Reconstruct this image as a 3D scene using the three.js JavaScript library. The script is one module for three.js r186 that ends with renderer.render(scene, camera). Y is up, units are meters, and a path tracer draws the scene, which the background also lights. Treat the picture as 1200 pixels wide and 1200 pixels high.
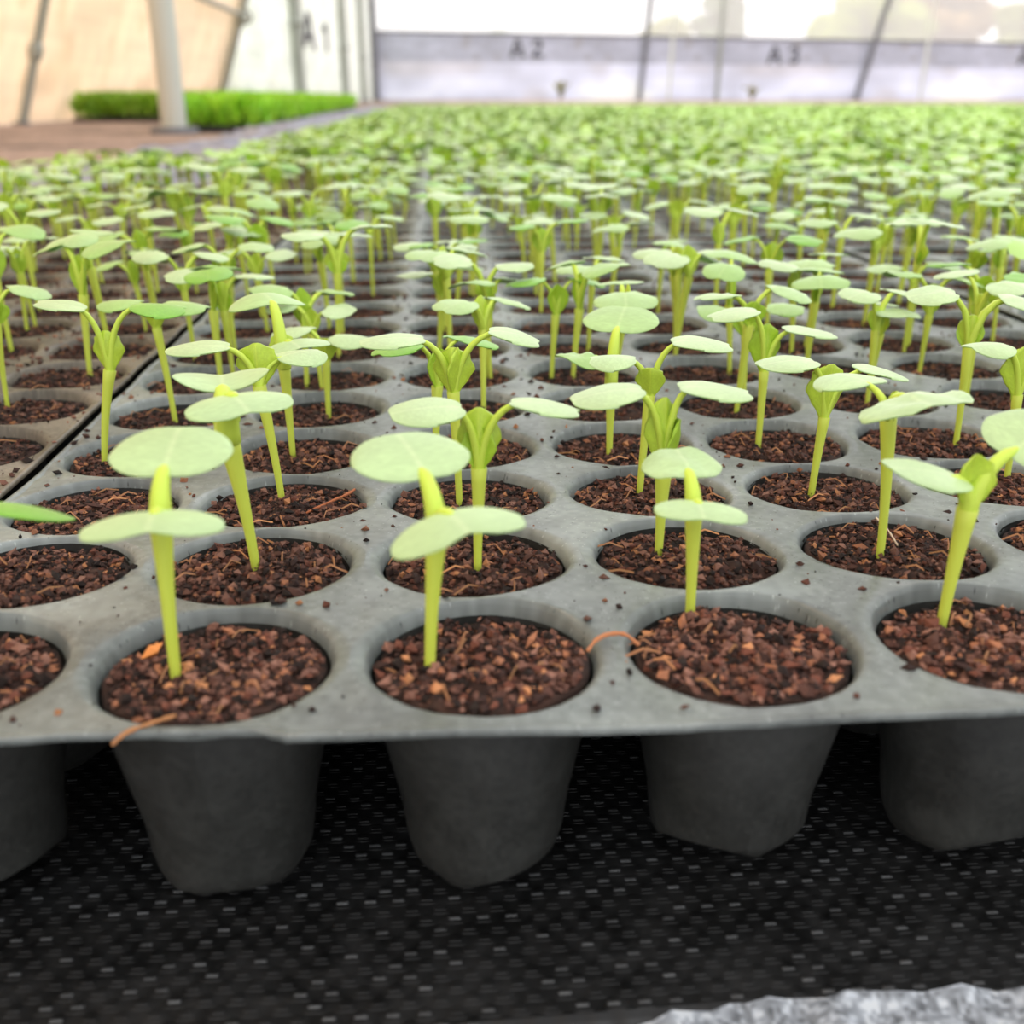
import * as THREE from 'three';
import { mergeGeometries, mergeVertices } from 'three/addons/utils/BufferGeometryUtils.js';
import { TextGeometry } from 'three/addons/geometries/TextGeometry.js';
import { FontLoader } from 'three/addons/loaders/FontLoader.js';

// ---------------------------------------------------------------- camera, sky, sun, exposure
const scene = new THREE.Scene();
const camera = new THREE.PerspectiveCamera(52.94, 1, 0.01, 400);
camera.position.set(0, 0.134, 0);
camera.rotation.set(-0.38408, -0.06807, 0, 'YXZ');
camera.focus = 0.245;
camera.userData.fStop = 15;
camera.updateMatrixWorld(true);

{ // even, bright overcast sky
  const w = 64, h = 32, d = new Float32Array(w * h * 4);
  for (let j = 0; j < h; j++) for (let i = 0; i < w; i++) {
    const s = Math.max(0, Math.sin(((j + 0.5) / h - 0.5) * Math.PI)), k = 0.92 + 0.16 * s, o = (j * w + i) * 4;
    d[o] = k; d[o + 1] = k; d[o + 2] = k * 1.01; d[o + 3] = 1;
  }
  const sky = new THREE.DataTexture(d, w, h, THREE.RGBAFormat, THREE.FloatType);
  sky.mapping = THREE.EquirectangularReflectionMapping; sky.magFilter = THREE.LinearFilter; sky.needsUpdate = true;
  scene.background = sky; scene.environment = sky;
}
const sun = new THREE.DirectionalLight(0xfff6ea, 1.9);
sun.position.set(-6, 11, -2.5); sun.castShadow = true; sun.shadow.radius = 38;
sun.shadow.mapSize.set(2048, 2048);
Object.assign(sun.shadow.camera, { left: -12, right: 12, top: 12, bottom: -12, near: 0.1, far: 60 });
sun.name = 'sun'; scene.add(sun);
const renderer = new THREE.WebGLRenderer({ antialias: true });
renderer.toneMapping = THREE.LinearToneMapping;
renderer.toneMappingExposure = 1.8;
renderer.shadowMap.enabled = true;

// ---------------------------------------------------------------- helpers
function mulberry(a) { return () => { a |= 0; a = a + 0x6D2B79F5 | 0; let t = Math.imul(a ^ a >>> 15, 1 | a); t = t + Math.imul(t ^ t >>> 7, 61 | t) ^ t; return ((t ^ t >>> 14) >>> 0) / 4294967296; }; }
const R = (r, a, b) => a + (b - a) * r();
const clamp = (x, a, b) => Math.min(b, Math.max(a, x));
const smooth = (t) => { t = clamp(t, 0, 1); return t * t * (3 - 2 * t); };
const hash = (x, y) => { let h = Math.imul(x | 0, 374761393) + Math.imul(y | 0, 668265263) | 0; h = Math.imul(h ^ h >>> 13, 1274126177); return ((h ^ h >>> 16) >>> 0) / 4294967296; };
function vnoise(x, y) {
  const xi = Math.floor(x), yi = Math.floor(y), u = smooth(x - xi), v = smooth(y - yi);
  return (hash(xi, yi) * (1 - u) + hash(xi + 1, yi) * u) * (1 - v) + (hash(xi, yi + 1) * (1 - u) + hash(xi + 1, yi + 1) * u) * v;
}
const pn = (x, y, n) => { // value noise that repeats every n cells
  const xi = Math.floor(x), yi = Math.floor(y), u = smooth(x - xi), v = smooth(y - yi), m = (a) => ((a % n) + n) % n;
  return (hash(m(xi), m(yi)) * (1 - u) + hash(m(xi + 1), m(yi)) * u) * (1 - v) + (hash(m(xi), m(yi + 1)) * (1 - u) + hash(m(xi + 1), m(yi + 1)) * u) * v;
};
function tex(n, fn, srgb = true) {
  const d = new Uint8Array(n * n * 4);
  for (let j = 0; j < n; j++) for (let i = 0; i < n; i++) { const c = fn(i / n, j / n), o = (j * n + i) * 4; for (let k = 0; k < 3; k++) d[o + k] = clamp(Math.round((c[k] ?? c[0]) * 255), 0, 255); d[o + 3] = 255; }
  const t = new THREE.DataTexture(d, n, n); t.wrapS = t.wrapT = THREE.RepeatWrapping; t.magFilter = THREE.LinearFilter; t.minFilter = THREE.LinearMipmapLinearFilter; t.generateMipmaps = true;
  if (srgb) t.colorSpace = THREE.SRGBColorSpace; t.needsUpdate = true; return t;
}
const rep = (t, s) => { const c = t.clone(); c.repeat.set(1 / s, 1 / s); c.needsUpdate = true; return c; }; // uv in metres, tile of s metres
const taken = new Map();
function numbered(n) { const k = taken.get(n) ?? 0; taken.set(n, k + 1); return k ? n + '_' + String(k).padStart(3, '0') : n; }
function shade(o) { o.traverse((m) => { if (m.isMesh) { m.castShadow = true; m.receiveShadow = true; } }); return o; }
function part(name, geo, mat, parent) { const m = new THREE.Mesh(geo, mat); m.name = name; m.castShadow = m.receiveShadow = true; parent.add(m); return m; }
function tag(o, label, category, group) { o.userData.label = label; o.userData.category = category; if (group) o.userData.group = group; return o; }
function thing(name, label, category, pos, group) { const o = new THREE.Group(); o.name = numbered(name); o.position.set(...pos); scene.add(o); return tag(o, label, category, group); }
function struct(name, geo, mat, label) { const m = new THREE.Mesh(geo, mat); m.name = name; m.castShadow = m.receiveShadow = true; m.userData.kind = 'structure'; if (label) m.userData.label = label; scene.add(m); return m; }
function geom(pos, idx, col, uv) {
  const g = new THREE.BufferGeometry(); g.setAttribute('position', new THREE.Float32BufferAttribute(pos, 3));
  if (col) g.setAttribute('color', new THREE.Float32BufferAttribute(col, 3));
  if (uv) g.setAttribute('uv', new THREE.Float32BufferAttribute(uv, 2));
  if (idx) g.setIndex(idx); g.computeVertexNormals(); return g;
}
function uvXZ(g) { const p = g.attributes.position, uv = []; for (let i = 0; i < p.count; i++) uv.push(p.getX(i), p.getZ(i)); g.setAttribute('uv', new THREE.Float32BufferAttribute(uv, 2)); return g; }
// tube with a radius that changes along it; pts: Vector3[], radii: number[]
function tube(pts, radii, seg = 8, capEnd = true) {
  const pos = [], idx = [], n = pts.length, t = new THREE.Vector3(), a = new THREE.Vector3(), b = new THREE.Vector3(), ref = new THREE.Vector3(0.31, 0.1, 0.94).normalize();
  for (let i = 0; i < n; i++) {
    t.subVectors(pts[Math.min(n - 1, i + 1)], pts[Math.max(0, i - 1)]).normalize();
    a.crossVectors(t, ref); if (a.lengthSq() < 0.01) a.crossVectors(t, new THREE.Vector3(1, 0, 0)); a.normalize(); b.crossVectors(t, a);
    for (let k = 0; k < seg; k++) { const w = k / seg * Math.PI * 2, c = Math.cos(w) * radii[i], s = Math.sin(w) * radii[i]; pos.push(pts[i].x + a.x * c + b.x * s, pts[i].y + a.y * c + b.y * s, pts[i].z + a.z * c + b.z * s); }
  }
  for (let i = 0; i < n - 1; i++) for (let k = 0; k < seg; k++) { const p = i * seg + k, q = i * seg + (k + 1) % seg; idx.push(p, p + seg, q, q, p + seg, q + seg); }
  if (capEnd) for (const [i, f] of [[0, 1], [n - 1, 0]]) { const c = pos.length / 3; pos.push(pts[i].x, pts[i].y, pts[i].z); for (let k = 0; k < seg; k++) { const p = i * seg + k, q = i * seg + (k + 1) % seg; f ? idx.push(c, p, q) : idx.push(c, q, p); } }
  return geom(pos, idx);
}
const V = (x, y, z) => new THREE.Vector3(x, y, z);
const onScreen = (x, y, z, mx = 1, my = 1) => { const p = V(x, y, z).project(camera); return p.z < 1 && Math.abs(p.x) < mx && Math.abs(p.y) < my; };

// ---------------------------------------------------------------- materials
const mat = (o) => new THREE.MeshStandardMaterial(o);
const phys = (o) => new THREE.MeshPhysicalMaterial(o);
const dust = tex(512, (u, v) => {
  let k = 0.58 + 0.16 * (pn(u * 5, v * 5, 5) - 0.5) + 0.1 * (pn(u * 17 + 9, v * 17, 17) - 0.5) + 0.1 * (pn(u * 90, v * 90, 90) - 0.5);
  const sp = hash(Math.floor(u * 512), Math.floor(v * 512)); if (sp > 0.992) k += 0.22; if (sp < 0.004) k -= 0.3;
  return [k * 0.985, k, k * 0.985];
});
const dustRough = tex(256, (u, v) => [0.42 + 0.3 * pn(u * 9, v * 9, 9) + 0.14 * pn(u * 50, v * 50, 50)], false);
const M = {
  sheet: phys({ color: 0xcdd4d4, map: rep(dust, 0.13), roughness: 0.6, roughnessMap: rep(dustRough, 0.07), specularIntensity: 1 }),
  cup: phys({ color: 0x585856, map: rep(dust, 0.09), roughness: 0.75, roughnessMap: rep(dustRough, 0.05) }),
  dirtySheet: phys({ color: 0xc2b3a4, map: rep(dust, 0.07), roughness: 0.85, roughnessMap: rep(dustRough, 0.07) }),
  soil: mat({ vertexColors: true, roughness: 0.95 }),
  stem: phys({ color: 0xcbdb50, roughness: 0.5, transmission: 0.1 }),
  stalk: phys({ color: 0xc6df4e, roughness: 0.5, transmission: 0.12 }),
};
const leafTex = tex(128, (u, v) => {
  const a = Math.abs(u - 0.5), side = Math.abs(Math.sin((v * 5 + a * 6) * Math.PI)), k = 0.9 + 0.06 * (pn(u * 30, v * 30, 30) - 0.5) + 0.05 * (pn(u * 6, v * 6, 6) - 0.5);
  const vein = Math.max(0, 1 - a / 0.025) * 0.07 + Math.max(0, 1 - side / 0.16) * 0.035; return [k + vein, k + vein * 0.6, k + vein];
});
const leafMat = (c, t = 0.3, rough = 0.42) => phys({ color: c, map: leafTex, roughness: rough, transmission: t, specularIntensity: 0.8 });
M.seedLeaf = [leafMat(0xd4f1b2), leafMat(0xc8eb9e), leafMat(0xb9e384), leafMat(0x97d64a)];
M.trueLeaf = [leafMat(0xd2f04c, 0.2), leafMat(0xbde63c, 0.2)];

// ---------------------------------------------------------------- the ground
const PX = 0.0455, PZ = 0.0415, X0 = 0.0055, Z0 = -0.156, ROWS = 13, TOP = 0.041, CUP_R = 0.0196, CUP_D = 0.041;
const earth = tex(512, (u, v) => {
  const k = 0.62 + 0.22 * (pn(u * 5, v * 5, 5) - 0.5) + 0.2 * (pn(u * 19, v * 19, 19) - 0.5) + 0.2 * (pn(u * 80, v * 80, 80) - 0.5);
  return [k * 1.06, k * 0.95, k * 0.89];
});
{
  const g = new THREE.BoxGeometry(130, 0.2, 190); g.translate(0, -0.106, -70); uvXZ(g);
  struct('floor', g, mat({ map: rep(earth, 1.1), color: 0xe0d6cf, roughness: 0.95, bumpMap: rep(earth, 1.1), bumpScale: 0.02 }), 'bare pinkish brown earth floor of the greenhouse walkway');
}
// black woven ground cover under the trays
const weave = (col) => tex(512, (u, v) => {
  const nx = 8, ny = 16, j = Math.floor(v * ny), x = u * nx + (j % 2) * 0.5, fx = x - Math.floor(x), fy = v * ny - j, h = hash((Math.floor(x) % nx) + 7, j + 3);
  const dash = fx > 0.2 && fx < 0.6 && fy > 0.36 && fy < 0.62 ? 1 : 0, tape = 0.5 + 0.5 * Math.cos((fx - 0.42) * Math.PI * 2);
  if (!col) return [0.35 + 0.3 * tape * (fy > 0.12 ? 1 : 0.3) + 0.3 * dash];
  const k = 0.072 + 0.04 * (pn(u * 40, v * 40, 40) - 0.5) + 0.05 * (pn(u * 9, v * 9, 9) - 0.5) + dash * (h > 0.6 ? 0.3 * h : 0.015);
  return [k, k * 1.02, k * 1.04];
}, col);
const gritSpots = tex(256, (u, v) => [0.5 + 0.5 * pn(u * 20, v * 20, 20)], false);
{
  const pos = [], idx = [], uv = [], xs = [-0.29, -0.2, -0.12, -0.06, 0, 0.05, 0.1, 0.16, 0.25, 0.45, 1, 3, 8, 24], front = (x) => -0.1187 - 0.0012 * Math.sin(x * 31) - 0.0008 * vnoise(x * 160, 4) + (x < -0.02 ? (-0.02 - x) * 0.9 : 0);
  const lay = [[0, -0.006], [1, 0], [2, 0], [3, 0]];
  xs.forEach((x, i) => { for (const [k, y] of lay) { const z = k === 0 ? front(x) + 0.001 : k === 1 ? front(x) : k === 2 ? -0.4 : -8.6; pos.push(x, y, z); uv.push(x, z); } });
  for (let i = 0; i < xs.length - 1; i++) for (let k = 0; k < 3; k++) { const a = i * 4 + k; idx.push(a, a + 4, a + 1, a + 1, a + 4, a + 5); }
  const t = rep(weave(true), 0.04);
  const m = struct('floor_mat', geom(pos, idx, null, uv), phys({ map: t, roughness: 0.62, bumpMap: rep(weave(false), 0.04), bumpScale: 0.0006, roughnessMap: rep(gritSpots, 0.05) }), 'black woven ground cover with pale flecks under the trays');
  m.userData.category = undefined; delete m.userData.category;
}
// crumpled silvery film in front of the ground cover, and the strip along the bed's outer edge
function film(name, x0, x1, z0, z1, nx, nz, h, freq, label, material, y0 = 0) {
  const pos = [], idx = [], uv = [];
  for (let j = 0; j <= nz; j++) for (let i = 0; i <= nx; i++) {
    const x = x0 + (x1 - x0) * i / nx, zEnd = typeof z1 === 'function' ? z1(x) : z1, z = z0 + (zEnd - z0) * j / nz;
    const ridge = (f, s) => 1 - Math.abs(2 * vnoise(x * f + s, z * f * 0.8 - s) - 1);
    const y = y0 + h * (0.55 * ridge(freq, 3.1) ** 3 + 0.3 * ridge(freq * 2.3, 8.7) ** 2 + 0.15 * vnoise(x * freq * 6, z * freq * 6));
    pos.push(x, y, z); uv.push(x, z);
  }
  for (let j = 0; j < nz; j++) for (let i = 0; i < nx; i++) { const a = j * (nx + 1) + i; idx.push(a, a + 1, a + nx + 1, a + 1, a + nx + 2, a + nx + 1); }
  return tag(Object.assign(part(numbered(name), geom(pos, idx, null, uv), material, scene)), label, 'plastic film');
}
const filmSpots = rep(tex(256, (u, v) => { const k = 0.78 + 0.5 * (pn(u * 14, v * 14, 14) - 0.5) + 0.45 * (pn(u * 40, v * 40, 40) - 0.5); return [k, k * 1.01, k * 1.03]; }), 0.03);
film('plastic_film', -0.35, 0.6, 0.14, (x) => -0.1198 + 0.16 * Math.max(0, 0.045 - x), 300, 90, 0.0042, 150, 'crumpled pale grey plastic film beside the edge of the ground cover', phys({ color: 0xbcc2c8, map: filmSpots, roughness: 0.42 }), -0.0015);
film('plastic_film', -0.7, -0.27, -1.27, -12, 22, 420, 0.045, 9, 'crumpled blue grey plastic film strip along the walkway side of the seedling bed', phys({ color: 0x7b7f92, roughness: 0.36 }), -0.004);

// ---------------------------------------------------------------- greenhouse walls, poles, trees behind
const WX = -2.2, WZ = -40, WTOP = 2.26;
const shear = (g) => { const p = g.attributes.position; for (let i = 0; i < p.count; i++) p.setY(i, p.getY(i) * (1 - 0.0062 * (p.getX(i) - WX))); return g; };
const stain = (base, spots, seed) => tex(512, (u, v) => {
  const k = 0.96 + 0.08 * (pn(u * 6 + seed, v * 4, 8) - 0.5) + 0.08 * (pn(u * 24, v * 24, 24) - 0.5) + 0.06 * (pn(u * 3, v * 60, 60) - 0.5);
  const s = spots * clamp((pn(u * 11 + seed, v * 11, 11) - 0.6) * 4, 0, 1); return base.map((b, i) => b * k * (1 - s * [0.16, 0.22, 0.3][i]));
});
const wallMat = (t, s, tr) => { const m = phys({ map: rep(t, s), roughness: 0.9, transmission: tr, side: THREE.DoubleSide }); return m; };
M.beige = wallMat(stain([0.97, 0.86, 0.72], 0.4, 1), 2.2, 0.55);
M.whiteFilm = wallMat(stain([0.99, 1.02, 0.98], 0.2, 5), 3, 0.6);
M.curtainHigh = wallMat(stain([0.82, 0.83, 0.88], 0.25, 2), 4, 0.4);
M.curtainLow = wallMat(stain([0.99, 1, 1.05], 0.2, 3), 13, 0.45);
M.post = mat({ color: 0x9da099, roughness: 0.55, metalness: 0.2 });
M.darkPost = mat({ color: 0x6b6b70, roughness: 0.6 });
M.palePost = phys({ color: 0xc3c6bd, roughness: 0.5 });
M.paint = mat({ color: 0x4c4c52, roughness: 0.8 });
M.net = phys({ color: 0xffffff, roughness: 1, transparent: true, opacity: 0.34, transmission: 0.5, side: THREE.DoubleSide });
function slab(x0, x1, y0, y1, z0, z1) { const g = new THREE.BoxGeometry(x1 - x0, y1 - y0, z1 - z0); g.translate((x0 + x1) / 2, (y0 + y1) / 2, (z0 + z1) / 2); return g; }
function uvBy(g, a, b) { const p = g.attributes.position, uv = []; for (let i = 0; i < p.count; i++) uv.push(p.getComponent(i, a), p.getComponent(i, b)); g.setAttribute('uv', new THREE.Float32BufferAttribute(uv, 2)); return g; }
const wallLeft = new THREE.Group(); wallLeft.name = 'wall_left'; wallLeft.userData.kind = 'structure'; wallLeft.userData.label = 'translucent film side wall, beige near and white beyond'; scene.add(wallLeft);
const wallBack = new THREE.Group(); wallBack.name = 'wall_back'; wallBack.userData.kind = 'structure'; wallBack.userData.label = 'end wall of grey white plastic curtain under pale insect net'; scene.add(wallBack);
{ // beige sheet: leans inward with its two hoop legs, slightly billowed
  const lean = 0.36, pos = [], idx = [], uv = [], nz = 40, ny = 14;
  for (let j = 0; j <= ny; j++) for (let i = 0; i <= nz; i++) {
    const y = 3.4 * j / ny, z = 1 + (-11.3 - 1) * i / nz, b = 0.03 * vnoise(z * 0.9, y * 1.4) + 0.012 * vnoise(z * 4, y * 5);
    pos.push(WX - 0.05 + lean * y + b, y, z); uv.push(z, y);
  }
  for (let j = 0; j < ny; j++) for (let i = 0; i < nz; i++) { const a = j * (nz + 1) + i; idx.push(a, a + 1, a + nz + 1, a + 1, a + nz + 2, a + nz + 1); }
  part('film_sheet', geom(pos, idx, null, uv), M.beige, wallLeft).userData.label = 'beige film sheet';
  part('film_sheet', uvBy(slab(WX - 0.06, WX - 0.05, 0, 4, WZ, -11.1), 2, 1), M.whiteFilm, wallLeft).userData.label = 'white film sheet';
  // end wall: lower curtain in two tones, net above
  part('lower_curtain', uvBy(shear(slab(WX - 0.05, 40, 0, 1.3, WZ - 0.05, WZ - 0.03)), 0, 1), M.curtainLow, wallBack);
  part('upper_curtain', uvBy(shear(slab(WX - 0.05, 40, 1.3, WTOP, WZ - 0.04, WZ - 0.02)), 0, 1), M.curtainHigh, wallBack);
  const rail = new THREE.CylinderGeometry(0.04, 0.04, 42, 10); rail.rotateZ(Math.PI / 2); rail.translate(19, WTOP, WZ); shear(rail);
  part('top_rail', rail, M.darkPost, wallBack);
  part('insect_net', uvBy(shear(slab(WX - 0.05, 40, WTOP, 6, WZ - 0.035, WZ - 0.03)), 0, 1), M.net, wallBack);
}
const bold = await new FontLoader().loadAsync('fonts/droid/droid_sans_bold.typeface.json');
function lettering(s, size, parent, place, f = bold) { const g = new TextGeometry(s, { font: f, size, depth: 0.006, curveSegments: 4 }); place(g); part('painted_lettering', g, M.paint, parent); }
lettering('A', 0.6, wallLeft, (g) => { g.scale(4, 1, 1); g.rotateY(Math.PI / 2); g.translate(WX - 0.04, 0.92, -19.3); }); lettering('1', 0.56, wallLeft, (g) => { g.scale(4, 1, 1); g.rotateY(Math.PI / 2); g.translate(WX - 0.04, 0.98, -22.6); });
for (const [s, px, py] of [['A 2', 2.65, 1.42], ['A 3', 12.0, 1.22], ['A 4', 21.4, 1.2]]) lettering(s, 0.6, wallBack, (g) => g.translate(px, py, WZ - 0.018));

function post(name, label, a, b, r, m, collars = [], group) {
  const t = thing(name, label, 'post', [a.x, a.y, a.z], group), d = b.clone().sub(a), at = (k) => d.clone().multiplyScalar(k);
  part('pipe', tube([at(0), at(0.33), at(0.66), at(1)], [r, r, r, r], 14), m, t);
  for (const k of collars) part('clamp', tube([at(k - 0.012), at(k - 0.006), at(k + 0.006), at(k + 0.012)], [r * 1.15, r * 1.5, r * 1.5, r * 1.15], 14), m, t);
  part('base_plate', new THREE.CylinderGeometry(r * 1.8, r * 2, r * 0.5, 16), M.darkPost, t).position.y = r * 0.25;
  return t;
}
post('support_post', 'thick pale painted post standing on the walkway beside green seedling trays', V(-1.055, -0.004, -4.5), V(-1.045, 3.4, -4.5), 0.05, M.palePost);
for (const [z, k, l] of [[-5.95, 0.13, 'leaning grey pipe post against beige film, between the bare walkway and the open end'], [-11.2, 0.3, 'leaning grey pipe post where the beige film meets the white film']])
  post('hoop_leg', l, V(WX + 0.02, -0.004, z), V(WX + 0.02 + 0.36 * 3.4, 3.4, z), z < -8 ? 0.034 : 0.024, M.post, [k * 0.8]);
for (const [z, l] of [[-17.9, 'slim grey post on the white film beside the letter A of A 1'], [-26.8, 'slim grey post on the white film just beyond the digit of A 1'], [-33.4, 'slim grey post on white film one bay before the wall corner'], [-39.8, 'dark grey post at the corner of the white film and the end curtain']])
  post('wall_post', l, V(WX + 0.05, -0.004, z), V(WX + 0.05, 4, z), z < -39 ? 0.13 : 0.09, z < -39 ? M.darkPost : M.post, [0.3]);
{ // cross brace between the leaning posts
  const t = thing('brace_pipe', 'thin grey brace pipe running between the leaning posts over beige film', 'pipe', [WX, 0, 0]);
  part('pipe', tube([V(0.37, 0.85, -4.2), V(0.37, 0.86, -8), V(0.37, 0.85, -11.2)], [0.022, 0.022, 0.022], 10), M.post, t);
  part('clamp', new THREE.TorusGeometry(0.055, 0.018, 8, 16), M.post, t).position.set(0.37, 0.85, -11.2);
}
// posts along the end wall: dark ones on it, slim pale ones a little before it
for (const [x, x2, z, r, m, c, l] of [
  [7.35, 7.75, -39.85, 0.085, M.darkPost, [], 'dark post on the end curtain between A 2 and A 3'],
  [7.7, 7.8, -36.4, 0.05, M.palePost, [0.25], 'slim pale post next to the dark post between A 2 and A 3'],
  [10.2, 10.25, -39.85, 0.075, M.post, [0.22], 'grey post on the end curtain just before the letters A 3'],
  [15.4, 16.6, -39.85, 0.1, M.darkPost, [], 'dark leaning post on the end curtain between A 3 and A 4'],
  [17.0, 17.1, -38, 0.05, M.palePost, [0.2], 'slim pale post on the end curtain side of the dark leaning post']])
  post('wall_post', l, V(x, -0.004, z), V(x2, 5, z), r, m, c);

// trees beyond the net
function tree(x, z, h, w, seed, color, label) {
  const r = mulberry(seed), t = thing('tree', label, 'tree', [x, -0.01, z], 'trees beyond the insect net');
  part('trunk', tube([V(0, 0, 0), V(0.1, h * 0.3, 0), V(0, h * 0.62, 0.1)], [h * 0.035, h * 0.028, h * 0.015], 8), mat({ color: 0x8a7a68, roughness: 0.9 }), t);
  const gs = [], base = new THREE.IcosahedronGeometry(1, 1);
  for (let i = 0; i < 90; i++) {
    const a = r() * 6.283, k = Math.sqrt(r()), yy = R(r, 0.28, 1), s = w * R(r, 0.1, 0.24), rad = w * 0.55 * k * Math.sin(clamp((yy - 0.15) / 0.85, 0.05, 1) * Math.PI * 0.92);
    const g = base.clone(), p = g.attributes.position;
    for (let q = 0; q < p.count; q++) { const f = 0.75 + 0.5 * hash(Math.round(p.getX(q) * 50) + i * 7, Math.round(p.getY(q) * 50) + Math.round(p.getZ(q) * 31)); p.setXYZ(q, p.getX(q) * f * s + Math.cos(a) * rad, p.getY(q) * f * s * 0.8 + yy * h, p.getZ(q) * f * s + Math.sin(a) * rad); }
    gs.push(g);
  }
  const g = mergeGeometries(gs); g.computeVertexNormals();
  const f = part('crown', g, mat({ color, roughness: 0.9, flatShading: true }), t); f.userData.kind = 'stuff';
}
tree(29.5, -75, 6.4, 6, 11, 0x7d8a2c, 'wide hazy yellow green tree behind the net above A 3');
tree(37, -82, 9, 7, 12, 0x8a6a30, 'tall hazy tan tree behind the net beside the wide yellow green tree');
tree(41.5, -73, 6.8, 6, 13, 0x6f7a2c, 'hazy olive tree behind the net near the dark leaning post');
tree(5, -90, 4.2, 5, 14, 0x4f6a34, 'small faint grey tree behind the net between the corner and A 2');
tree(17.5, -85, 5.2, 4, 15, 0x7f8436, 'small faint yellowish tree behind the net near A 2');
tree(22.5, -88, 8, 3.5, 16, 0x566a3c, 'faint grey slender tree behind the dark post of the net');
tree(52, -78, 4.8, 5, 17, 0x6f8a38, 'small hazy green tree behind the net near A 4');

function weedClump(x, z, h, seed, color, label) {
  const t = thing('weed_clump', label, 'weed', [x, -0.006, z]), r = mulberry(seed), gs = [], ls = [];
  for (let i = 0; i < 14; i++) {
    const a = r() * 6.283, L = h * R(r, 0.55, 1), sp = h * R(r, 0.1, 0.5); gs.push(tube([V(0, 0, 0), V(Math.cos(a) * sp * 0.3, L * 0.55, Math.sin(a) * sp * 0.3), V(Math.cos(a) * sp, L, Math.sin(a) * sp)], [0.012, 0.009, 0.004], 5));
    for (let k = 0; k < 9; k++) { const u = R(r, 0.3, 1), g = new THREE.SphereGeometry(0.07 * h / 0.8, 6, 4); g.scale(1, 0.22, 0.5); g.rotateZ(R(r, -0.6, 0.6)); g.rotateY(r() * 6.283); g.translate(Math.cos(a) * sp * u * u + R(r, -0.05, 0.05), L * u, Math.sin(a) * sp * u * u + R(r, -0.05, 0.05)); ls.push(g); }
  }
  part('stalks', mergeGeometries(gs), mat({ color: 0xa58a55, roughness: 0.9 }), t).userData.kind = 'stuff'; part('foliage', mergeGeometries(ls), mat({ color, roughness: 0.8 }), t).userData.kind = 'stuff';
}
weedClump(4.35, -38.6, 0.75, 61, 0x7f7d3a, 'small brownish green weed clump at the foot of the end curtain below A 2');
weedClump(11.2, -38.8, 0.6, 62, 0x86834c, 'small faded weed clump at the foot of the end curtain below A 3');

// ---------------------------------------------------------------- dense green trays by the walkway
const bladeGeo = (() => {
  const pos = [], idx = [];
  for (let i = 0; i <= 4; i++) { const t = i / 4, w = 0.0075 * Math.sin(Math.PI * (0.12 + 0.86 * t)), x = 0.03 * t * t, y = 0.07 * t - 0.015 * t * t; pos.push(x, y, -w, x + 0.002 * (1 - t), y - 0.001, 0, x, y, w); }
  for (let i = 0; i < 4; i++) for (let k = 0; k < 2; k++) { const a = i * 3 + k; idx.push(a, a + 3, a + 1, a + 1, a + 3, a + 4); }
  return geom(pos, idx);
})();
M.blade = phys({ color: 0x6fb51c, roughness: 0.5, transmission: 0.4 });
M.blackTray = mat({ color: 0x1b1b1b, roughness: 0.5 });
M.potSoil = mat({ color: 0x4a3528, roughness: 1 });
function greenTray(x0, x1, z0, z1, n, seed, label, tone, top) {
  const t = thing('seedling_crate', label, 'tray', [(x0 + x1) / 2, -0.004, (z0 + z1) / 2], 'dense green seedling trays by the walkway'), w = x1 - x0, d = z0 - z1, r = mulberry(seed);
  const sh = new THREE.Shape(); sh.moveTo(-w / 2, 0).lineTo(w / 2, 0).lineTo(w / 2, d).lineTo(-w / 2, d).closePath();
  const hole = new THREE.Path(); hole.moveTo(-w / 2 + 0.012, 0.012).lineTo(-w / 2 + 0.012, d - 0.012).lineTo(w / 2 - 0.012, d - 0.012).lineTo(w / 2 - 0.012, 0.012).closePath(); sh.holes.push(hole);
  const g = new THREE.ExtrudeGeometry(sh, { depth: 0.018, bevelEnabled: true, bevelSize: 0.003, bevelThickness: 0.003, bevelSegments: 1 }); g.rotateX(-Math.PI / 2); g.translate(0, 0.003, d / 2);
  part('tray_rim', g, M.blackTray, t);
  part('soil_bed', slab(-w / 2 + 0.012, w / 2 - 0.012, 0.004, 0.016, -d / 2 + 0.012, d / 2 - 0.012), M.potSoil, t);
  const im = new THREE.InstancedMesh(bladeGeo, M.blade, n), o = new THREE.Object3D(), c = new THREE.Color(); im.name = 'foliage'; im.userData.kind = 'stuff'; im.castShadow = im.receiveShadow = true;
  for (let i = 0; i < n; i++) {
    o.position.set(R(r, -w / 2, w / 2) * 1.03, 0.016 + (top - 0.078) * Math.pow(r(), 0.7), R(r, -d / 2, d / 2) * 1.03); o.rotation.set(R(r, -0.5, 0.5), r() * 6.283, R(r, -0.3, 0.5)); o.scale.setScalar(R(r, 0.7, 1.15)); o.updateMatrix(); im.setMatrixAt(i, o.matrix);
    c.setHSL(0.225 + 0.03 * r(), 0.9, tone * R(r, 0.75, 1.2)); im.setColorAt(i, c);
  }
  t.add(im);
}
M.blade.color.set(0xffffff);
const ordW = ['first', 'second', 'third', 'fourth', 'fifth', 'sixth', 'seventh', 'eighth', 'ninth', 'tenth', 'eleventh', 'twelfth', 'thirteenth', 'fourteenth', 'fifteenth', 'sixteenth'];
for (let k = 0; k < 14; k++) greenTray(-1.06 - 0.012 * k, -0.76 - 0.018 * k, -4.62 - k * 0.66, -5.26 - k * 0.66, 3600, 300 + k, `black tray of dense bright green seedlings, ${ordW[k]} along the row beside the pale post`, 0.42, 0.165);
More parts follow.
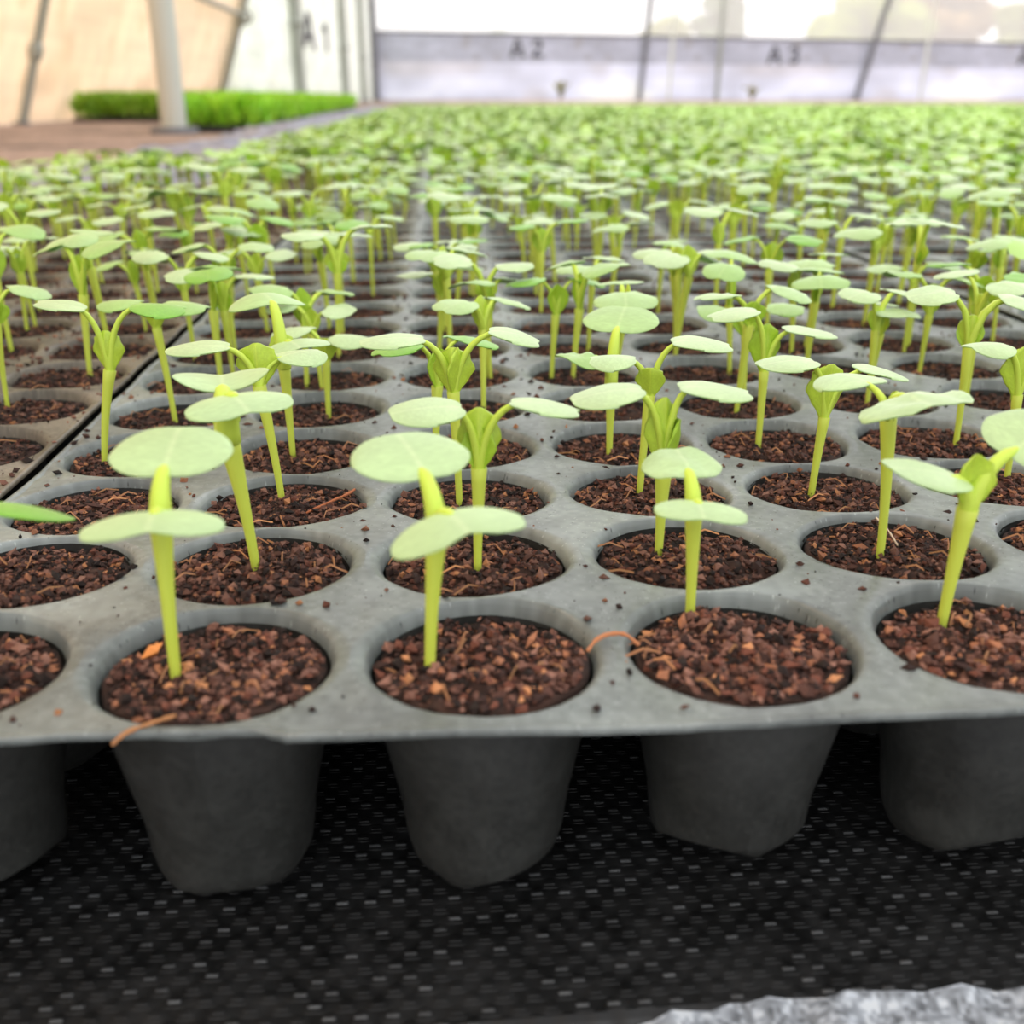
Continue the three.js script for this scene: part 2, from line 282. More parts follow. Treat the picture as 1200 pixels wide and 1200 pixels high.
for (let k = 0; k < 3; k++) greenTray(-2.12 + 0.27 * k, -1.86 + 0.27 * k, -6.6, -7.3, 3200, 340 + k, `black tray of dense deep green seedlings, ${ordW[k]} from the beige film wall`, 0.3, 0.175);

// ---------------------------------------------------------------- seedling trays
// the sheet near the lip is lifted a little: plastic trays do not lie flat
const bend = (z) => TOP + 0.004 * smooth((z + 0.27) / 0.1);
const traySpots = []; // {bx, bz, x0 (west side), z0 (front row), cols, lift}
const blockZ = (bz) => Z0 - bz * (ROWS * PZ + 0.007);
const blockX = (bx) => X0 - 2.5 * PX + bx * (8 * PX + 0.004);
function trayAt(bx, bz) {
  if (bx < 0) { const cols = bz < 2 ? 6 : 3; return { bx, bz, cols, x0: blockX(0) - 0.0026 - cols * PX, z0: blockZ(bz) + (bz === 0 ? -0.004 : 0.008), lift: 0.0014 }; }
  return { bx, bz, cols: 8, x0: blockX(bx), z0: blockZ(bz), lift: bx % 2 ? 0.0012 : 0 };
}
const trayY = (t, z) => (t.bx === 0 && t.bz === 0 ? bend(z) : TOP) + t.lift;
const SEG = 32;
function sheetGeo(t, notch) {
  const pos = [], idx = [], uv = [], ring = [[1, 0, 0], [0.5, 0, 0], [0, 0.0032, 0], [0, 0.0014, -0.00025], [0, 0.0003, -0.0013], [0, -0.0003, -0.0034]];
  for (let r = 0; r < ROWS; r++) for (let c = 0; c < t.cols; c++) {
    const cx = t.x0 + (c + 0.5) * PX, cz = t.z0 - r * PZ, b0 = pos.length / 3;
    for (const [sq, ex, dy] of ring) for (let k = 0; k < SEG; k++) {
      const a = k / SEG * Math.PI * 2, ca = Math.cos(a), sa = Math.sin(a), m = Math.min(PX / 2 / Math.max(1e-6, Math.abs(ca)), PZ / 2 / Math.max(1e-6, Math.abs(sa)));
      const inner = (CUP_R + (sq ? 0.0032 : ex)), rx = inner * ca, rz = (inner > CUP_R + 0.003 ? 0.0204 : inner > CUP_R + 0.001 ? 0.02015 : inner) * sa;
      let x = sq === 1 ? m * ca : sq === 0.5 ? (m * ca + rx) / 2 : rx, z = sq === 1 ? m * sa : sq === 0.5 ? (m * sa + rz) / 2 : rz;
      if (sq === 1 && Math.abs(Math.abs(Math.abs(ca) - Math.abs(sa))) < 1e-6) { x = Math.sign(ca) * PX / 2; z = Math.sign(sa) * PZ / 2; }
      let wx = cx + x, wz = cz + z;
      if (r === 0 && sq === 1 && z > PZ / 2 - 1e-5) wz += 0.0034 + (notch ? notch(wx) : 0);
      const w = (sq ? 1 : clamp(1 - Math.abs(dy) / 0.003, 0, 1)) * (0.0011 * (vnoise(wx * 45, wz * 45 + 3) - 0.5) + 0.0005 * (vnoise(wx * 170, wz * 170) - 0.5));
      const y = trayY(t, wz) + dy + w; pos.push(wx, y, wz); uv.push(wx, wz);
    }
    for (let j = 0; j < ring.length - 1; j++) for (let k = 0; k < SEG; k++) { const p = b0 + j * SEG + k, q = b0 + j * SEG + (k + 1) % SEG; idx.push(p, p + SEG, q, q, p + SEG, q + SEG); }
  }
  const g = mergeVertices(geom(pos, idx, null, uv).deleteAttribute('normal'), 2e-5); g.computeVertexNormals(); return g;
}
// rim strip round the tray: a flange turned down, with thickness
function lipGeo(t, notch) {
  const xa = t.x0, xb = t.x0 + t.cols * PX, za = t.z0 + PZ / 2 + 0.0034, zb = t.z0 - (ROWS - 0.5) * PZ, pts = [], n = 48;
  for (let i = 0; i <= n * 2; i++) { const x = xa + (xb - xa) * i / (n * 2); pts.push([x, za + (notch ? notch(x) : 0), 0, 1]); }
  for (let i = 1; i <= n; i++) pts.push([xb, za + (zb - za) * i / n, 1, 0]);
  for (let i = 1; i <= n; i++) pts.push([xb + (xa - xb) * i / n, zb, 0, -1]);
  for (let i = 1; i < n; i++) pts.push([xa, zb + (za - zb) * i / n, -1, 0]);
  const prof = [[-0.003, -0.0009], [-0.0006, 0.0003], [0.0002, 0.0002], [0.0004, -0.0002], [0.0003, -0.0011], [-0.0002, -0.0011], [-0.0012, -0.0008]], pos = [], idx = [], uv = [], np = prof.length;
  for (const [x, z, nx, nz] of pts) { const y = trayY(t, z) + 0.0011 * (vnoise(x * 45, z * 45 + 3) - 0.5) + 0.0005 * (vnoise(x * 170, z * 170) - 0.5); for (const [o, dy] of prof) { pos.push(x + nx * o, y + dy, z + nz * o); uv.push(x + nx * o, z + dy); } }
  for (let i = 0; i < pts.length; i++) for (let k = 0; k < np; k++) { const p = i * np + k, q = i * np + (k + 1) % np, a = ((i + 1) % pts.length) * np + k, b = ((i + 1) % pts.length) * np + (k + 1) % np; idx.push(p, a, q, q, a, b); }
  return geom(pos, idx, null, uv);
}
function cupGeo(seed, dents = []) {
  const r = mulberry(seed), Rb = 0.0128, prof = [];
  const out = [[CUP_R - 0.0001, -0.0022], [CUP_R - 0.0009, -0.009], [CUP_R - 0.0026, -0.018], [CUP_R - 0.0043, -0.027], [Rb + 0.0018, -0.0335], [Rb + 0.0011, -0.0372], [Rb, -0.0396], [Rb - 0.0018, -0.0408], [0.004, -0.041], [0.0001, -0.041]];
  for (const [x, y] of out) prof.push([x, y]);
  for (const [x, y] of out.slice().reverse()) prof.push([Math.max(0.0001, x - 0.0006), y + (y < -0.038 ? 0.0006 : 0)]);
  const g = new THREE.LatheGeometry(prof.map(([x, y]) => new THREE.Vector2(x, y)), 36), p = g.attributes.position, uv = [];
  for (let i = 0; i < p.count; i++) {
    let x = p.getX(i), y = p.getY(i), z = p.getZ(i); const a = Math.atan2(z, x), low = smooth((-y - 0.008) / 0.03);
    const f = 1 + low * 0.05 * (vnoise(Math.cos(a) * 2 + seed * 3.7, Math.sin(a) * 2 + y * 90) - 0.5); x *= f; z *= f;
    y += low * 0.0022 * (vnoise(Math.cos(a) * 1.6 + seed, Math.sin(a) * 1.6 + 4) - 0.5);
    for (const [nx, ny, nz, d] of dents) { const s = x * nx + y * ny + z * nz - d; if (s > 0) { x -= nx * s * 0.95; y -= ny * s * 0.95; z -= nz * s * 0.95; } }
    p.setXYZ(i, x, y, z); uv.push(a * 0.018 + seed * 0.013, y);
  }
  g.setAttribute('uv', new THREE.Float32BufferAttribute(uv, 2)); g.computeVertexNormals(); return g;
}
const nrm = (x, y, z, d) => { const l = Math.hypot(x, y, z); return [x / l, y / l, z / l, d]; };
const cups = [cupGeo(1), cupGeo(2), cupGeo(3)];
const frontCups = { // the dented cups of the row along the lip, by column
  1: cupGeo(11, [nrm(0.05, -1, 0.62, 0.0386), nrm(0.8, -0.9, 0.2, 0.0372)]), 2: cupGeo(12, [nrm(-0.7, -0.75, 0.5, 0.0352), nrm(0.35, -1, 0.3, 0.0386)]),
  3: cupGeo(13, [nrm(-0.3, -0.85, 0.6, 0.0345), nrm(0.5, -0.85, 0.55, 0.0342)]), 4: cupGeo(14, [nrm(0.15, -0.8, 0.75, 0.0338)]), 0: cupGeo(15, [nrm(0.5, -1, 0.4, 0.036)]) };

// soil crumbs: small faceted lumps in the colours of peat and coir
const CRUMB = [[0x20130e, 3], [0x35201a, 4], [0x54352b, 4], [0x744f42, 3.4], [0x906656, 2.2], [0xa46c4e, 1.3], [0xc2855a, 0.6], [0x6e4031, 2.4]].map(([c, w]) => [new THREE.Color(c), w]), CW = CRUMB.reduce((a, b) => a + b[1], 0);
const crumbColor = (r) => { let k = r() * CW; for (const [c, w] of CRUMB) { k -= w; if (k <= 0) return c; } return CRUMB[0][0]; };
function crumbs(n, r, place, s0, s1, out, pal = crumbColor) {
  const { pos, col } = out, O = [[1, 0, 0], [0, 1, 0], [0, 0, 1], [-1, 0, 0], [0, -1, 0], [0, 0, -1]], F = [[0, 1, 2], [2, 1, 3], [3, 1, 5], [5, 1, 0], [2, 4, 0], [3, 4, 2], [5, 4, 3], [0, 4, 5]], q = new THREE.Quaternion(), e = new THREE.Euler(), v = V(0, 0, 0);
  for (let i = 0; i < n; i++) {
    const c = place(r), s = s0 + (s1 - s0) * r() ** 2.2, long = 0.8 + 1.1 * r() ** 2, C = pal(r); q.setFromEuler(e.set(R(r, -0.6, 0.6), r() * 6.283, R(r, -0.6, 0.6)));
    const pts = O.map(([x, y, z]) => { v.set(x * s * long * R(r, 0.7, 1.25), y * s * R(r, 0.5, 0.95), z * s * R(r, 0.6, 1.2)).applyQuaternion(q); return [v.x + c[0], v.y + c[1], v.z + c[2]]; });
    for (const f of F) for (const k of f) { pos.push(...pts[k]); col.push(C.r, C.g, C.b); }
  }
}
function fibres(n, r, place, out, len) {
  const { pos, col } = out;
  for (let i = 0; i < n; i++) {
    const c = place(r), a = r() * 6.283, L = len * R(r, 0.5, 1.3), w = 0.00013 + 0.00012 * r(), C = crumbColor(r).clone().lerp(new THREE.Color(0xc08a5c), 0.55), k = R(r, -0.5, 0.5), lift = R(r, 0.0004, 0.0018);
    const pts = []; for (let j = 0; j <= 4; j++) { const t = j / 4 - 0.5; pts.push([c[0] + Math.cos(a) * t * L - Math.sin(a) * k * t * t * L, c[1] + lift * (1 - 2 * Math.abs(t)) + 0.0003, c[2] + Math.sin(a) * t * L + Math.cos(a) * k * t * t * L]); }
    for (let j = 0; j < 4; j++) for (const [ox, oy, px, py] of [[-w, 0, 0, w * 1.6], [0, w * 1.6, w, 0], [w, 0, -w, 0]]) {
      const A = pts[j], B = pts[j + 1], nx = -Math.sin(a), nz = Math.cos(a), P = (p, o, y) => [p[0] + nx * o, p[1] + y, p[2] + nz * o];
      for (const p of [P(A, ox, oy), P(B, ox, oy), P(A, px, py), P(A, px, py), P(B, ox, oy), P(B, px, py)]) { pos.push(...p); col.push(C.r, C.g, C.b); }
    }
  }
}
function soilSurface(seed, rings, seg, heap = 0) {
  const pos = [], idx = [], col = [], RS = CUP_R - 0.0009, C = new THREE.Color(), A = new THREE.Color(0x1a0f0a), B = new THREE.Color(0x452c22);
  const H = (x, z) => { const q = Math.hypot(x, z) / RS; return 0.0022 * (vnoise(x * 300 + seed * 9, z * 300) - 0.5) + 0.0018 * (vnoise(x * 800, z * 800 + seed) - 0.5) + 0.0010 * (1 - q * q) + heap * Math.exp(-((x + 0.004) ** 2 + (z + 0.009) ** 2) / 0.00005); };
  for (let j = 0; j <= rings; j++) for (let k = 0; k < seg; k++) { const rr = RS * j / rings, a = k / seg * 6.28319, x = Math.cos(a) * rr, z = Math.sin(a) * rr; pos.push(x, H(x, z), z); C.lerpColors(A, B, vnoise(x * 700 + seed, z * 700)); col.push(C.r, C.g, C.b); }
  for (let k = 0; k < seg; k++) { const a = k / seg * 6.28319; pos.push(Math.cos(a) * RS * 0.96, -0.008, Math.sin(a) * RS * 0.96); col.push(A.r, A.g, A.b); }
  for (let j = 0; j <= rings; j++) for (let k = 0; k < seg; k++) { const p = j * seg + k, q = j * seg + (k + 1) % seg; idx.push(p, q, p + seg, q, q + seg, p + seg); }
  return { geo: geom(pos, idx, col), H, RS };
}
function soilKind(seed, n, rings, seg, s0, s1, nf, heap = 0, wet = 1) {
  const s = soilSurface(seed, rings, seg, heap), r = mulberry(seed * 77 + 5), out = { pos: [], col: [] };
  const place = (r) => { const a = r() * 6.283, q = Math.sqrt(r()) * (s.RS - 0.0009), x = Math.cos(a) * q, z = Math.sin(a) * q; return [x, s.H(x, z) + 0.0012 * r(), z]; };
  crumbs(n, r, place, s0, s1, out, (r) => crumbColor(r).clone().multiplyScalar(wet)); if (nf) fibres(nf, r, place, out, 0.006);
  return { surface: s.geo, crumbs: geom(out.pos, null, out.col), H: s.H };
}
const nearSoil = [1, 2, 3, 4, 5].map((k) => soilKind(k, 1500, 26, 64, 0.00028, 0.0014, 10, 0)), moistSoil = [41, 42, 43, 44].map((k) => soilKind(k, 1300, 22, 56, 0.00028, 0.0013, 12, 0, 0.68)), heapSoil = soilKind(9, 1500, 26, 64, 0.00028, 0.0015, 10, 0.0022);
const midSoil = [21, 22, 23, 24].map((k) => soilKind(k, 420, 10, 32, 0.00035, 0.0014, 4, 0, 0.55)), farSoil = soilKind(31, 60, 3, 12, 0.0008, 0.002, 0, 0, 0.55);

// which cells exist, with their world place
const cells = [];
for (let bz = 0; bz < 15; bz++) {
  const zNear = -blockZ(bz), most = Math.ceil((zNear * 0.72 + 1.4) / (8 * PX));
  for (let bx = -1; bx < most; bx++) {
    if (bz === 9 && bx > 5) continue; // a cross path
    const t = trayAt(bx, bz); let shown = false;
    for (let r = 0; r < ROWS; r++) for (let c = 0; c < t.cols; c++) {
      const x = t.x0 + (c + 0.5) * PX, z = t.z0 - r * PZ; 
      const seenHere = onScreen(x, 0.06, z, 1.35, 1.5); if (!seenHere) continue; shown = true;
      cells.push({ t, r, c, x, z, y: trayY(t, z), d: Math.hypot(x, z), inFrame: onScreen(x, 0.055, z, z > -0.34 ? 1.3 : 1.05, 1.3) });
    }
    if (shown) traySpots.push(t);
  }
}
cells.sort((a, b) => (b.inFrame - a.inFrame) || a.d - b.d);
const NEAR = 232, near = cells.slice(0, NEAR), rest = cells.slice(NEAR);

const trayWord = (t) => t.bx < 0 ? 'narrow tray beside the seam' : t.bx === 0 ? 'tray with the open cup row' : 'tray';
const bandW = ['first', 'second', 'third', 'fourth', 'fifth'];
const lipNotch = (x) => (x < -0.0262 ? -0.0021 - 0.0006 * smooth((-0.0262 - x) / 0.02) : 0) - 0.0004 * vnoise(x * 120, 2);
for (const t of traySpots) {
  const full = t.bz <= 1 && t.bx <= 1, mid = t.bz <= 3 && t.bx <= 4; if (!full && !mid) continue;
  const notch = t.bx === 0 && t.bz === 0 ? lipNotch : null;
  const where = t.bx < 0 ? 'narrow grey plug tray' : 'grey plastic plug tray of round cells';
  const label = t.bx === 0 && t.bz === 0 ? 'grey plastic plug tray whose tapered cups show under its lifted lip' : `${where}, ${bandW[t.bz]} band from the lifted lip, ${t.bx < 0 ? 'by the walkway side film strip' : bandW[t.bx] + ' tray along'}`;
  const g = thing('plug_tray', label, 'tray', [0, 0, 0], 'plug trays of the bed');
  const sm = t.bx < 0 ? M.dirtySheet : M.sheet; part('sheet', sheetGeo(t, notch), sm, g); part('lip', lipGeo(t, notch), sm, g);
  if (full) for (let r = 0; r < ROWS; r++) for (let c = 0; c < t.cols; c++) {
    const z = t.z0 - r * PZ, m = part('cup', notch && r === 0 && frontCups[c] ? frontCups[c] : cups[(r * 3 + c) % 3], M.cup, g); m.position.set(t.x0 + (c + 0.5) * PX, trayY(t, z) - 0.0008, z); if (!(notch && r === 0)) m.rotation.y = (r * 5 + c * 3) % 7;
  }
  else { const gs = []; for (let r = 0; r < ROWS; r += 6) for (let c = 0; c < t.cols; c += t.cols - 1) gs.push(cups[0].clone().translate(t.x0 + (c + 0.5) * PX, TOP + t.lift - 0.0008, t.z0 - r * PZ)); part('cups', mergeGeometries(gs), M.cup, g).userData.kind = 'stuff'; }
  // loose crumbs lying on the sheet
  const r = mulberry(900 + t.bx * 31 + t.bz), out = { pos: [], col: [] };
  const place = (r) => { for (let k = 0; k < 40; k++) { const c = Math.floor(r() * t.cols), q = Math.floor(r() * ROWS), dx = R(r, -PX / 2, PX / 2), dz = R(r, -PZ / 2, PZ / 2), h = Math.hypot(dx, dz); if (h > CUP_R + 0.0006 && (h > CUP_R + 0.003 || r() < 0.6)) { const z = t.z0 - q * PZ + dz; return [t.x0 + (c + 0.5) * PX + dx, trayY(t, z) + 0.0002, z]; } } return [t.x0 + PX / 2, TOP, t.z0]; };
  crumbs(t.bx < 0 ? 2600 : full ? 1000 : 250, r, place, 0.00018, t.bx < 0 ? 0.0015 : 0.0014, out, (r) => crumbColor(r).clone().multiplyScalar(t.bx < 0 ? 0.9 : 0.6));
  if (t.bx < 0) fibres(40, r, place, out, 0.007);
  part('soil_crumbs', geom(out.pos, null, out.col), M.soil, g).userData.kind = 'stuff';
}
{ // the remaining trays of the bed
  const far = traySpots.filter((t) => !(t.bz <= 1 && t.bx <= 1) && !(t.bz <= 3 && t.bx <= 4)), o = new THREE.Object3D();
  const g = slab(0, 8 * PX, 0, TOP - 0.003, -(ROWS - 0.5) * PZ, PZ / 2), im = new THREE.InstancedMesh(g, mat({ map: rep(dust, 0.11), color: 0x6d5648, roughness: 0.9 }), far.length);
  far.forEach((t, i) => { o.position.set(t.x0, 0, t.z0); o.scale.set(t.cols / 8, 1, 1); o.updateMatrix(); im.setMatrixAt(i, o.matrix); });
  im.name = 'plug_tray_field'; im.userData = { kind: 'stuff', label: 'rows of plug trays hidden under the seedling canopy', category: 'trays' }; im.castShadow = im.receiveShadow = true; scene.add(im);
}

// ---------------------------------------------------------------- seedlings
const Q = (a, b, c, t) => (1 - t) * (1 - t) * a + 2 * (1 - t) * t * b + t * t * c;
// kidney-shaped seed leaf: x outward, y up, z across; starts at the origin
function bladeShape(o, nu = 14, nv = 8) {
  const { W, L, tilt = 0, droop = 0.25, curl = 0.12, roll = 0, notch = 0.16, wav = 0, seed = 1 } = o, pos = [], idx = [], uv = [], th = 0.00032;
  const P = (i, j, s) => {
    const t = -1 + 2 * i / nu, u = Math.sin(t * Math.PI / 2), e = Math.sqrt(Math.max(0, 1 - Math.abs(u) ** 2.3)), far = L * (0.44 + 0.56 * e * (1 - notch * Math.exp(-((u / 0.26) ** 2)))), nr = L * (0.44 - 0.44 * e - 0.05 * Math.sin(Math.abs(u) * Math.PI) * e);
    const k = j / nv, x0 = nr + (far - nr) * k, z = u * W, edge = Math.min(1, e * 3) * Math.sin(Math.PI * clamp(k, 0.02, 0.98)) ** 0.4;
    let y = -droop * W * Math.abs(u) ** 1.8 - curl * L * (x0 / L) ** 2 + wav * 0.0012 * (vnoise(x0 * 300 + seed * 5, z * 300) - 0.5) + 0.0005 * Math.abs(u) * (1 - k) + s * th * edge, x = x0;
    const y2 = y + roll * z, c = Math.cos(tilt), sn = Math.sin(tilt); return [x * c - y2 * sn, x * sn + y2 * c, z];
  };
  for (const s of [1, -1]) for (let j = 0; j <= nv; j++) for (let i = 0; i <= nu; i++) { pos.push(...P(i, j, s)); uv.push(i / nu, j / nv); }
  const n1 = (nu + 1) * (nv + 1);
  for (let j = 0; j < nv; j++) for (let i = 0; i < nu; i++) { const a = j * (nu + 1) + i; idx.push(a, a + 1, a + nu + 1, a + 1, a + nu + 2, a + nu + 1); idx.push(n1 + a, n1 + a + nu + 1, n1 + a + 1, n1 + a + 1, n1 + a + nu + 1, n1 + a + nu + 2); }
  return geom(pos, idx, null, uv);
}
// young true leaf: upright, folded along its midrib, toothed margin
function trueLeafShape(o, nu = 10, nv = 9) {
  const { L, W, tilt = 1.2, fold = 0.6, seed = 1 } = o, pos = [], idx = [], uv = [], th = 0.00025;
  for (const s of [1, -1]) for (let j = 0; j <= nv; j++) for (let i = 0; i <= nu; i++) {
    const k = j / nv, u = -1 + 2 * i / nu, w = W * (0.2 + 0.8 * smooth(k * 1.5) * Math.sin(Math.PI * clamp(k * 0.62 + 0.26, 0, 1)) ** 0.9) * (k > 0.93 ? 0.62 : 1) * (1 + 0.1 * Math.sin(k * 22 + seed) * Math.abs(u) * k), z = u * w, x = k * L * (1 - 0.06 * u * u);
    const y = fold * Math.abs(z) * (1 - 0.35 * k) + 0.18 * L * k * k + 0.0009 * (vnoise(x * 420 + seed, z * 420) - 0.5) * k + s * th, c = Math.cos(tilt), sn = Math.sin(tilt); pos.push(x * c - y * sn, x * sn + y * c, z); uv.push(i / nu, k);
  }
  const n1 = (nu + 1) * (nv + 1), edge = [];
  for (let j = 0; j < nv; j++) for (let i = 0; i < nu; i++) { const a = j * (nu + 1) + i; idx.push(a, a + 1, a + nu + 1, a + 1, a + nu + 2, a + nu + 1); idx.push(n1 + a, n1 + a + nu + 1, n1 + a + 1, n1 + a + 1, n1 + a + nu + 1, n1 + a + nu + 2); }
  for (let i = 0; i < nu; i++) edge.push([i, i + 1], [nv * (nu + 1) + i + 1, nv * (nu + 1) + i]); for (let j = 0; j < nv; j++) edge.push([(j + 1) * (nu + 1), j * (nu + 1)], [j * (nu + 1) + nu, (j + 1) * (nu + 1) + nu]);
  for (const [a, b] of edge) idx.push(a, n1 + a, b, b, n1 + a, n1 + b);
  return geom(pos, idx, null, uv);
}
// az in degrees: 0 to the east, 90 towards the walk-up side (+z)
function makeSeedling(s, root, detail = 1) {
  const { H, lean = [0, 0], r0: q0 = 0.0011, r1: q1 = 0.0016, tone = 0 } = s, r0 = q0 * 0.75, r1 = q1 * 0.9, node = V(lean[0], H, lean[1]), n = detail ? 9 : 5, pts = [], rad = [];
  for (let i = 0; i <= n; i++) { const t = i / n; pts.push(V(Q(0, lean[0] * 0.25 + (s.bow ?? 0), lean[0], t), -0.004 + (H + 0.004) * t, Q(0, lean[1] * 0.25, lean[1], t))); rad.push(r0 + (r1 - r0) * t ** 2.4 + 0.0002 * (i === 0)); }
  part('stem', tube(pts, rad, detail ? 10 : 6), M.stem, root);
  for (const c of s.cots) {
    const a = c.az * Math.PI / 180, reach = c.reach ?? 0.006, rise = c.rise ?? 0.006, pp = [], pr = [], np = detail ? 7 : 4, tilt = c.tilt ?? 0;
    const leaf = part('seed_leaf', bladeShape({ ...c, tilt }, detail ? 16 : 10, detail ? 8 : 4), M.seedLeaf[c.tone ?? tone], root);
    leaf.position.set(node.x + Math.cos(a) * reach, node.y + rise, node.z + Math.sin(a) * reach); leaf.rotation.y = -a;
    for (let i = 0; i <= np; i++) { const t = i / np; pp.push(V(Q(-reach, -reach + reach * 0.22, Math.cos(tilt) * 0.0022, t), Q(-rise - 0.0012, -rise * 0.02 - 0.0006, Math.sin(tilt) * 0.0022 - 0.0002, t), 0)); pr.push((c.thick ?? 0.72) * (0.00135 - 0.00055 * t) * (t > 0.9 ? 0.6 : 1)); }
    part('leaf_stalk', tube(pp, pr, detail ? 8 : 5), M.stalk, leaf);
  }
  for (const c of s.leaves ?? []) {
    const leaf = part('true_leaf', trueLeafShape(c, detail ? 10 : 6, detail ? 9 : 6), M.trueLeaf[c.tone ?? 0], root);
    leaf.position.set(node.x, node.y - 0.0016, node.z); leaf.rotation.y = -c.az * Math.PI / 180;
  }
  return root;
}
